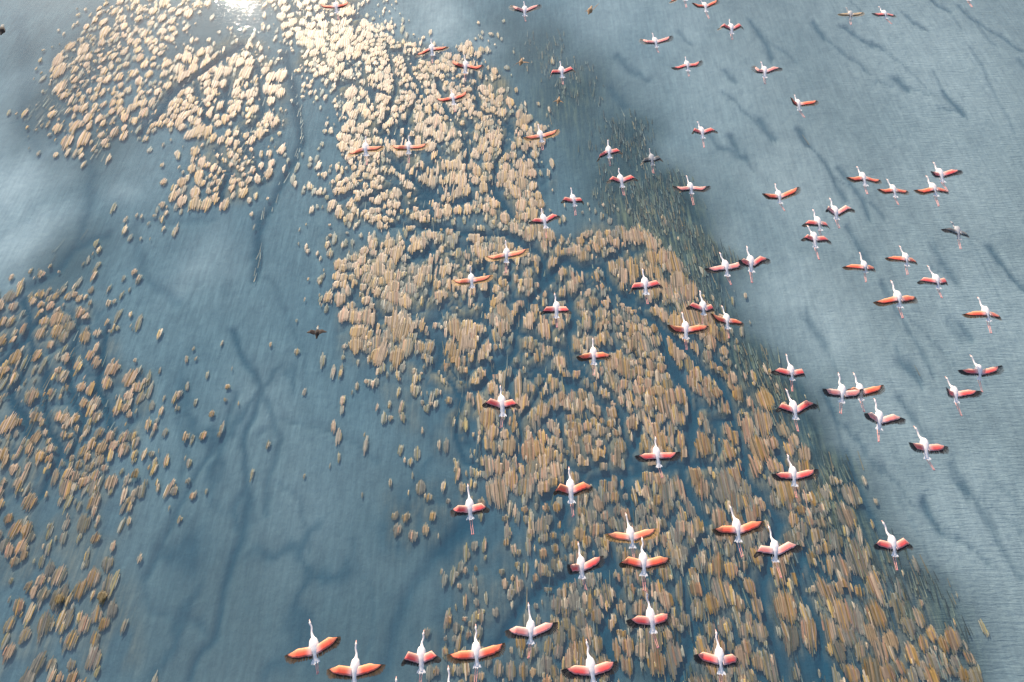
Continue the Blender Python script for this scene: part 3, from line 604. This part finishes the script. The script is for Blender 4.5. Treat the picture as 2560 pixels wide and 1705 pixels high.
B(8,(925,1168),(930,1360),(935,1465),(922,1580),(820,1362),(722,1385),(1040,1325),(1128,1300),'o','flamingo with broad straight orange coral wings near the bottom edge, brown left tip')
B(8,(573,1208),(555,1390),(555,1500),(545,1600),(464,1366),(415,1450),(625,1360),(690,1415),'c','flamingo with steeply bent wings and dark streaked tips near the bottom edge')
B(8,(110,1278),(103,1475),(95,1590),None,(-9,1460),(-96,1486),(203,1447),(310,1451),'o','flamingo with brown tipped red wings cut by the bottom edge, second from left')
B(10,(325,262),(375,545),(392,690),(400,740),(210,568),(75,632),(520,452),(632,440),'o','leftmost flamingo at the bottom with peach wings, no legs showing')
B(8,(383,1525),(383,1725),(383,1830),None,(300,1715),(220,1750),(470,1705),(550,1710),'c','flamingo below the bottom edge with only its head in view')
B(8,(738,1450),(745,1665),(745,1770),None,(655,1668),(575,1700),(835,1660),(915,1680),'c','flamingo below the bottom edge with head and neck in view')
B(9,(730,8),(770,150),(780,230),(795,305),(690,142),(625,153),(865,127),(948,116),'c','flamingo with straight coral wings, ochre right tip, over the right rim of the tan field')
B(9,(335,355),(388,515),(400,610),(422,705),(290,508),(222,530),(490,478),(580,470),'o','flamingo with vivid red orange feathered wings left of a black tipped neighbour')
B(9,(598,490),(645,660),(650,745),(688,845),(550,642),(502,712),(740,616),(835,645),'p','flamingo with salmon wings, broad black tips and fanned tail beside the vivid red one')
B(9,(1375,462),(1448,625),(1465,710),(1480,800),(1362,603),(1322,640),(1525,590),(1595,650),'c','flamingo with raised rosy wings alone at lower right over grey water')
B(9,(243,1205),(270,1400),(280,1510),(280,1580),(157,1368),(95,1388),(357,1383),(405,1410),'c','large flamingo with orange red left wing at the bottom edge, rightmost of the bottom row')


def tube(path, rad, n=8, squash=1.0, cap=True):
    V = []; Fc = []
    m = len(path)
    for i, p in enumerate(path):
        a = path[max(0, i-1)]; b = path[min(m-1, i+1)]; d = (Vector(b)-Vector(a)).normalized()
        s = d.cross(Vector((0, 0, 1))).normalized(); u = s.cross(d)
        rr = rad[i]; rx, rz = rr if isinstance(rr, tuple) else (rr, rr*squash)
        for k in range(n):
            an = 2*math.pi*k/n
            V.append(Vector(p)+s*math.cos(an)*rx+u*math.sin(an)*rz)
    for i in range(m-1):
        for k in range(n):
            Fc.append((i*n+k, i*n+(k+1) % n, (i+1)*n+(k+1) % n, (i+1)*n+k))
    if cap: Fc.append(tuple(range(n))[::-1]); Fc.append(tuple((m-1)*n+k for k in range(n)))
    return V, Fc
def cat(pts, n):
    P = [Vector(p) for p in pts]; P = [P[0]*2-P[1]]+P+[P[-1]*2-P[-2]]; out = []
    for i in range(1, len(P)-2):
        for k in range(n):
            t_ = k/n
            out.append(.5*((2*P[i])+(-P[i-1]+P[i+1])*t_+(2*P[i-1]-5*P[i]+4*P[i+1]-P[i+2])*t_*t_+(-P[i-1]+3*P[i]-3*P[i+1]+P[i+2])*t_**3))
    out.append(P[-2]); return out

KIND = {  # leading edge (pale plumage plus painted warm sunlight), covert middle, covert rear rim, flight feathers, body
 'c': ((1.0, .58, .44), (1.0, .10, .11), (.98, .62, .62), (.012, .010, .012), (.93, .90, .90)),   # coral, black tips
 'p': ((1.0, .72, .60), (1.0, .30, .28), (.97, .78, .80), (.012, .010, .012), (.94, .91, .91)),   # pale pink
 'o': ((1.0, .50, .26), (1.0, .13, .08), (1.0, .34, .28), (.06, .032, .012), (.94, .91, .90)),     # orange; black tips painted brown with sun sheen
 's': ((1.0, .58, .34), (1.0, .25, .15), (1.0, .46, .33), (.42, .24, .08), (.94, .91, .90)),      # straight orange; black tips painted straw with sun sheen
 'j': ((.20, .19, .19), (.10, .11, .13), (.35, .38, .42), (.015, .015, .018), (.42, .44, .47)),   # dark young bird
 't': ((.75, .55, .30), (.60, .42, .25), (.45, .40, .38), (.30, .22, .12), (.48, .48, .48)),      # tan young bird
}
L1, L2 = .37, .46
def solve(S, px, py, L, lift_pref, R_):
    r = ray(px, py).normalized(); best = None
    t0 = (S-CAMP).dot(r)
    for k in range(-50, 51):
        P = CAMP+r*(t0+k*.014); d = P-S; l = d.length; 
        lat = max(.04, math.hypot(d.x, .0)); fl = math.atan2(d.z, lat)
        c = ((l-L)/L)**2*(3.0 if l < L else 6.0)+(fl-lift_pref)**2*.22+(d.y/L)**2*.10
        if best is None or c < best[0]: best = (c, P)
    return best[1]
def make_bird(row, duck=False):
    cid, H, Bc, T, Ft, LW, LT, RW, RT, kind, label = row
    (hx, hy), (bx, by), (tx, ty) = C(cid, H, Bc, T)
    alt0 = CAM_H-20.0
    ph, pt = at(hx, hy, alt0), at(tx, ty, alt0); ln = (ph-pt).length
    k = max(.88, min(1.12, 1.15/ln)) ; hh = 20.0*k; z = CAM_H-hh
    h, b, tl = at(hx, hy, z-.03), at(bx, by, z), at(tx, ty, z-.02)
    org = b.copy(); root = bpy.data.objects.new('flamingo', None); COL.objects.link(root); root.location = org
    root.empty_display_size = .3
    tag(root, label, 'flamingo', 'flamingos flying over the lake')
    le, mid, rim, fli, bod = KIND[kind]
    ax = (b-tl).normalized(); side = ax.cross(Vector((0, 0, 1))).normalized()
    # body + neck + head: one skin
    blen = (b-tl).length
    chest = b+ax*.19; fwd = (h-chest); L = fwd.length; fd = fwd.normalized(); sn = fd.cross(Vector((0, 0, 1))).normalized()
    bend = rnd.uniform(-.02, .02)
    neck0 = chest+fd*.06+Vector((0, 0, -.03))
    headc = h-fd*.125
    q1 = neck0.lerp(headc, .33)+sn*bend+Vector((0, 0, -.035)); q2 = neck0.lerp(headc, .7)-sn*bend+Vector((0, 0, -.02))
    ctrl = [tl, tl.lerp(b, .22), tl.lerp(b, .5), tl.lerp(b, .8), b+ax*.06, chest, neck0, q1, q2, headc-fd*.03, headc, headc+fd*.045]
    rads = [(.050, .008), (.062, .025), (.088, .062), (.118, .095), (.136, .105), (.108, .085), (.052, .055), (.027, .027), (.024, .024), (.024, .026), (.033, .036), (.017, .019)]
    pp = cat([c-org for c in ctrl], 3); rr = []
    for i in range(len(pp)):
        j = i/3; a_ = int(j); f_ = j-a_; c_ = min(a_+1, len(rads)-1); f_ = f_*f_*(3-2*f_)*.4+f_*.6
        rr.append((rads[a_][0]*(1-f_)+rads[c_][0]*f_, rads[a_][1]*(1-f_)+rads[c_][1]*f_))
    Vb, Fb = tube(pp, rr, 12)
    cb = []
    for i in range(len(pp)):
        f_ = i/(len(pp)-1); w = .035 if f_ < .5 else .06
        cc = (bod[0], bod[1]*(1-w), bod[2]*(1-w), 1)
        if f_ > .9 and kind not in 'jt': cc = (.95, .78, .72, 1)
        cb += [cc]*12
    # scapular and tail ruffles: ragged rear rim
    o = mesh_obj('body', Vb, Fb, [M_BODY], root, True, cols=cb)
    tv = []; tf = []; tc = []
    base = tl+ax*.10-org
    for i in range(7):
        an = math.radians(-30+10*i+rnd.uniform(-3, 3)); d = (-ax*math.cos(an)+side*math.sin(an)); s_ = d.cross(Vector((0, 0, 1))).normalized()
        l_ = rnd.uniform(.13, .17); k_ = len(tv); bb = base+side*math.sin(an)*.09; zz = Vector((0, 0, .012-.002*i))
        tv += [bb-s_*.014+zz, bb+s_*.014+zz, bb+d*l_*.75+s_*.02+zz, bb+d*l_+zz, bb+d*l_*.75-s_*.02+zz]
        tf += [(k_, k_+1, k_+2, k_+3, k_+4)]; tc += [(bod[0], bod[1], bod[2], 1)]*5
    mesh_obj('tail', tv, tf, [M_BODY], root, cols=tc)
    # beak, bent down at the tip
    bk = [headc+fd*.03-org, headc+fd*.065+Vector((0, 0, -.006))-org, headc+fd*.10+Vector((0, 0, -.022))-org, h+Vector((0, 0, -.045))-org]
    Vk, Fk = tube(bk, [.017, .015, .013, .003], 7); pk = (.95, .55, .5, 1) if kind not in 'jt' else (.4, .4, .42, 1)
    mesh_obj('beak', Vk, Fk, [M_SKIN], root, True, cols=[pk]*14+[(.5, .25, .22, 1)]*7+[(.03, .03, .03, 1)]*7)
    # legs trailing
    if Ft:
        (fx, fy), = C(cid, Ft); ft = at(fx, fy, z-.10)
        dl = ft-tl; 
        if dl.length > .62: ft = tl+dl.normalized()*.62
        if dl.length < .25: ft = tl+dl.normalized()*.25
    else: ft = tl-ax*.38+Vector((0, 0, -.06))
    lc = (.95, .42, .36, 1)
    for sgn in (-1, 1):
        st_ = b.lerp(tl, .75)+side*sgn*.035+Vector((0, 0, -.05)); en = ft+side*sgn*rnd.uniform(.012, .032)+ax*rnd.uniform(-.02, .03)
        kn = st_.lerp(en, .45)+Vector((0, 0, -.01))
        toe = en+(en-st_).normalized()*.07
        pts = [st_-org, kn-org, en-org, en.lerp(toe, .5)-org, toe-org]
        Vl, Fl = tube(pts, [.011, .011, .008, (.022, .006), (.006, .004)], 6)
        mesh_obj('leg', Vl, Fl, [M_SKIN], root, True, cols=[lc]*18+[(.8, .3, .28, 1)]*6+[(.3, .12, .12, 1)]*6)
    # wings
    for sgn, Wp, Tp in ((-1, LW, LT), (1, RW, RT)):
        S = b+side*sgn*.085+ax*.012+Vector((0, 0, .045))
        (wx_, wy_), (tx_, ty_) = C(cid, Wp, Tp)
        W = solve(S, wx_, wy_, L1, .22, None)
        TT = solve(W, tx_, ty_, L2, -.05, None)
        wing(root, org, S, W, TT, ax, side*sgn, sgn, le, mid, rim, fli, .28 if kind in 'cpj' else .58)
    return root
def wing(root, org, S, W, TT, ax, out, sgn, le, mid, rim, fli, hc):
    back = (-ax+Vector((0, 0, .14))).normalized()
    arm = (W-S); hand = (TT-W); Lh = hand.length; hd = hand.normalized(); K = W+hand*.40
    secs = []                                     # (base point, feather direction, feather length, covert length)
    ns, npm = 9, 9
    for i in range(ns):
        f_ = i/(ns-1); p = S+arm*f_-arm.normalized()*.03*(1-f_)
        d = (back+out*(.05+.20*f_)).normalized()
        secs.append((p, d, .30+.025*f_, .212-.012*f_))
    d0 = secs[-1][1]
    for i in range(1, npm+1):
        f_ = i/npm; p = W.lerp(K, f_)
        a_ = f_**1.1; d = (d0*(1-a_)+hd*a_).normalized()
        lf = .305*(1-f_)+(TT-K).length*f_ + .06*math.sin(math.pi*f_)
        secs.append((p, d, lf, (.195*(1-f_)+hc*(TT-K).length*f_)))
    # coverts: a closed, thick, cambered skin
    nz_ = []
    for i, (p, d, lf, lc) in enumerate(secs):
        a = secs[max(0, i-1)][0]; c = secs[min(len(secs)-1, i+1)][0]
        al = (c-a).normalized(); nn = (al.cross(d) if sgn > 0 else d.cross(al)); nn = -nn if nn.z < 0 else nn
        if nn.length < 1e-3: nn = Vector((0, 0, 1))
        nz_.append(nn.normalized())
    nz_ = [(nz_[max(0, i-1)]+nz_[i]+nz_[min(len(nz_)-1, i+1)]).normalized() for i in range(len(nz_))]
    V = []; Fc = []; cc = []
    prof = [(-.028, 0, 0), (.0, .022, 0), (.10, .028, 1), (.42, .024, 2), (.75, .014, 3), (1.0, .006, 4), (.75, -.004, 3), (.4, -.010, 2), (.05, -.014, 0)]
    m = len(secs); mix = lambda a, b, t_: tuple(x*(1-t_)+y*t_ for x, y in zip(a, b))
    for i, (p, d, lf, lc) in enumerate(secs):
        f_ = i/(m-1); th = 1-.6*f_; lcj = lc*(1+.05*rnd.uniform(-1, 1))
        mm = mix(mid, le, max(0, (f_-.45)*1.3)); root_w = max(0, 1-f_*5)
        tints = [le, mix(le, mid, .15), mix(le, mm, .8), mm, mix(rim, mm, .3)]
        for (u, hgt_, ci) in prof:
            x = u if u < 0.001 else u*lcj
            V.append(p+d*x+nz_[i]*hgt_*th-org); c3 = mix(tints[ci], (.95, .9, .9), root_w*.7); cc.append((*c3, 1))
    n = len(prof)
    for i in range(m-1):
        for k in range(n):
            q = (i*n+k, i*n+(k+1) % n, (i+1)*n+(k+1) % n, (i+1)*n+k); Fc.append(q if sgn > 0 else q[::-1])
    Fc.append(tuple(range(n))); Fc.append(tuple((m-1)*n+k for k in range(n)))
    w = mesh_obj('wing', V, Fc, [M_COV], root, True, cols=cc)
    # flight feathers, one blade each
    V = []; Fc = []; cc = []; tot = 24
    for j in range(tot):
        g_ = j/(tot-1)*(m-1); i0 = int(min(m-2, g_)); fr_ = g_-i0
        p = secs[i0][0].lerp(secs[i0+1][0], fr_); d = secs[i0][1].lerp(secs[i0+1][1], fr_).normalized()
        d = (d+out*rnd.uniform(-.02, .02)).normalized()
        lf = (secs[i0][2]*(1-fr_)+secs[i0+1][2]*fr_)*rnd.uniform(.96, 1.03); nn = nz_[i0]
        s_ = d.cross(nn).normalized(); hw = .021 if j < tot-4 else .015
        o_ = nn*(-.002-.0012*(j % 3)); k_ = len(V)
        pts = [p+s_*hw*.6, p-s_*hw*.6, p+d*lf*.7-s_*hw-nn*.01, p+d*lf*.93-s_*hw*.75-nn*.02, p+d*lf-nn*.025, p+d*lf*.93+s_*hw*.75-nn*.02, p+d*lf*.7+s_*hw-nn*.01]
        V += [q+o_-org for q in pts]; Fc.append(tuple(range(k_, k_+7)))
        b_ = rnd.uniform(.7, 1.3); c3 = tuple(x*b_ for x in fli); cc += [(*c3, 1)]*7
    mesh_obj('flight_feathers', V, Fc, [M_FLI], w, cols=cc)
for row in ROWS: make_bird(row)
# ------------------------------------------------------------------ ducks
def duck(cid, H, Bc, T, LT, RT, height, label, dark):
    (hx, hy), (bx, by), (tx, ty), (lx, ly), (rx, ry) = C(cid, H, Bc, T, LT, RT)
    z = height; org = at(bx, by, z); h = at(hx, hy, z); tl = at(tx, ty, z)
    root = bpy.data.objects.new('duck', None); COL.objects.link(root); root.location = org; root.empty_display_size = .2
    tag(root, label, 'duck', 'ducks flying with the flock')
    ax = (h-tl); L = ax.length; ax.normalize(); side = ax.cross(Vector((0, 0, 1))).normalized()
    br = (.045, .03, .022) if dark else (.34, .20, .10)
    path = cat([tl-org, tl.lerp(h, .18)-org, tl.lerp(h, .4)-org, tl.lerp(h, .6)-org, tl.lerp(h, .75)-org, tl.lerp(h, .87)-org, h-ax*.03-org], 3)
    w = L*.17; R0 = [(.03, .008), (w*.5, w*.3), (w, w*.85), (w*.8, w*.75), (w*.34, w*.36), (w*.45, w*.5), (w*.15, w*.15)]; rr = []
    for i in range(len(path)):
        j = i/3; a_ = int(j); f_ = j-a_; c_ = min(a_+1, 6); rr.append((R0[a_][0]*(1-f_)+R0[c_][0]*f_, R0[a_][1]*(1-f_)+R0[c_][1]*f_))
    V_, F_ = tube(path, rr, 10)
    hc = (.75, .68, .55, 1) if dark else (.6, .38, .2, 1)
    mesh_obj('body', V_, F_, [M_BODY], root, True, cols=[(*br, 1)]*(10*12)+[hc]*(10*(len(path)-12)))
    bk = [h-ax*.05-org, h-org, h+ax*.04-org]
    V_, F_ = tube(bk, [.02, (.022, .01), (.012, .006)], 6); mesh_obj('beak', V_, F_, [M_SKIN], root, True, cols=[(.05, .04, .03, 1)]*18)
    for sgn, q in ((-1, (lx, ly)), (1, (rx, ry))):
        S = org+side*sgn*w*.6+ax*.05+Vector((0, 0, .03)); TT = at(*q, z+.05); W = S.lerp(TT, .45)+ax*.04+Vector((0, 0, .04))
        c_ = (.09, .06, .045) if dark else (.5, .28, .12)
        wing_s(root, org, S, W, TT, ax, side*sgn, sgn, c_, (.02, .018, .018) if dark else (.28, .15, .06))
    return root
def wing_s(root, org, S, W, TT, ax, out, sgn, c_, fl):
    V_ = []; cc = []; n = 9; lead = []
    for i in range(n):
        f_ = i/(n-1); p = S.lerp(W, f_*2) if f_ < .5 else W.lerp(TT, f_*2-1); lead.append(p)
        ch = .17*(1-f_**2.2)+.012; ch2 = ch*.55
        d = (-ax+out*.5*f_).normalized()
        for u, zz, k in ((-.01, 0, 0), (ch2*.4, .014*(1-f_), 0), (ch2, .006, 0), (ch, -.004, 1), (ch2, -.006, 0)):
            V_.append(p+d*u+Vector((0, 0, zz))-org); cc.append((*(c_ if k == 0 else fl), 1))
    F_ = []
    for i in range(n-1):
        for k in range(5):
            q = (i*5+k, i*5+(k+1) % 5, (i+1)*5+(k+1) % 5, (i+1)*5+k); F_.append(q if sgn > 0 else q[::-1])
    F_.append(tuple(range(5))); F_.append(tuple((n-1)*5+k for k in range(5)))
    mesh_obj('wing', V_, F_, [M_COV], root, False, cols=cc)
duck(4, (2178,698), (2168,740), (2167,785), (2100,742), (2238,738), 40.0, 'small dark duck flying alone over open blue water', True)
duck(1, (22,168), (12,205), (6,240), (-50,215), (42,218), 34.0, 'small brown duck cut by the left edge near the top', True)
duck(2, (1725,40), (1712,75), (1700,100), (1668,82), (1775,20), 16.0, 'orange brown duck banking with raised right wing, nearest to the top edge', False)
duck(2, (1247,398), (1240,425), (1232,450), (1178,458), (1302,432), 14.0, 'orange brown duck low over the water right of the bright patch', False)
duck(2, (1503,662), (1495,690), (1490,712), (1452,702), (1532,706), 14.0, 'orange brown duck lowest of the three, below the bent winged flamingo', False)
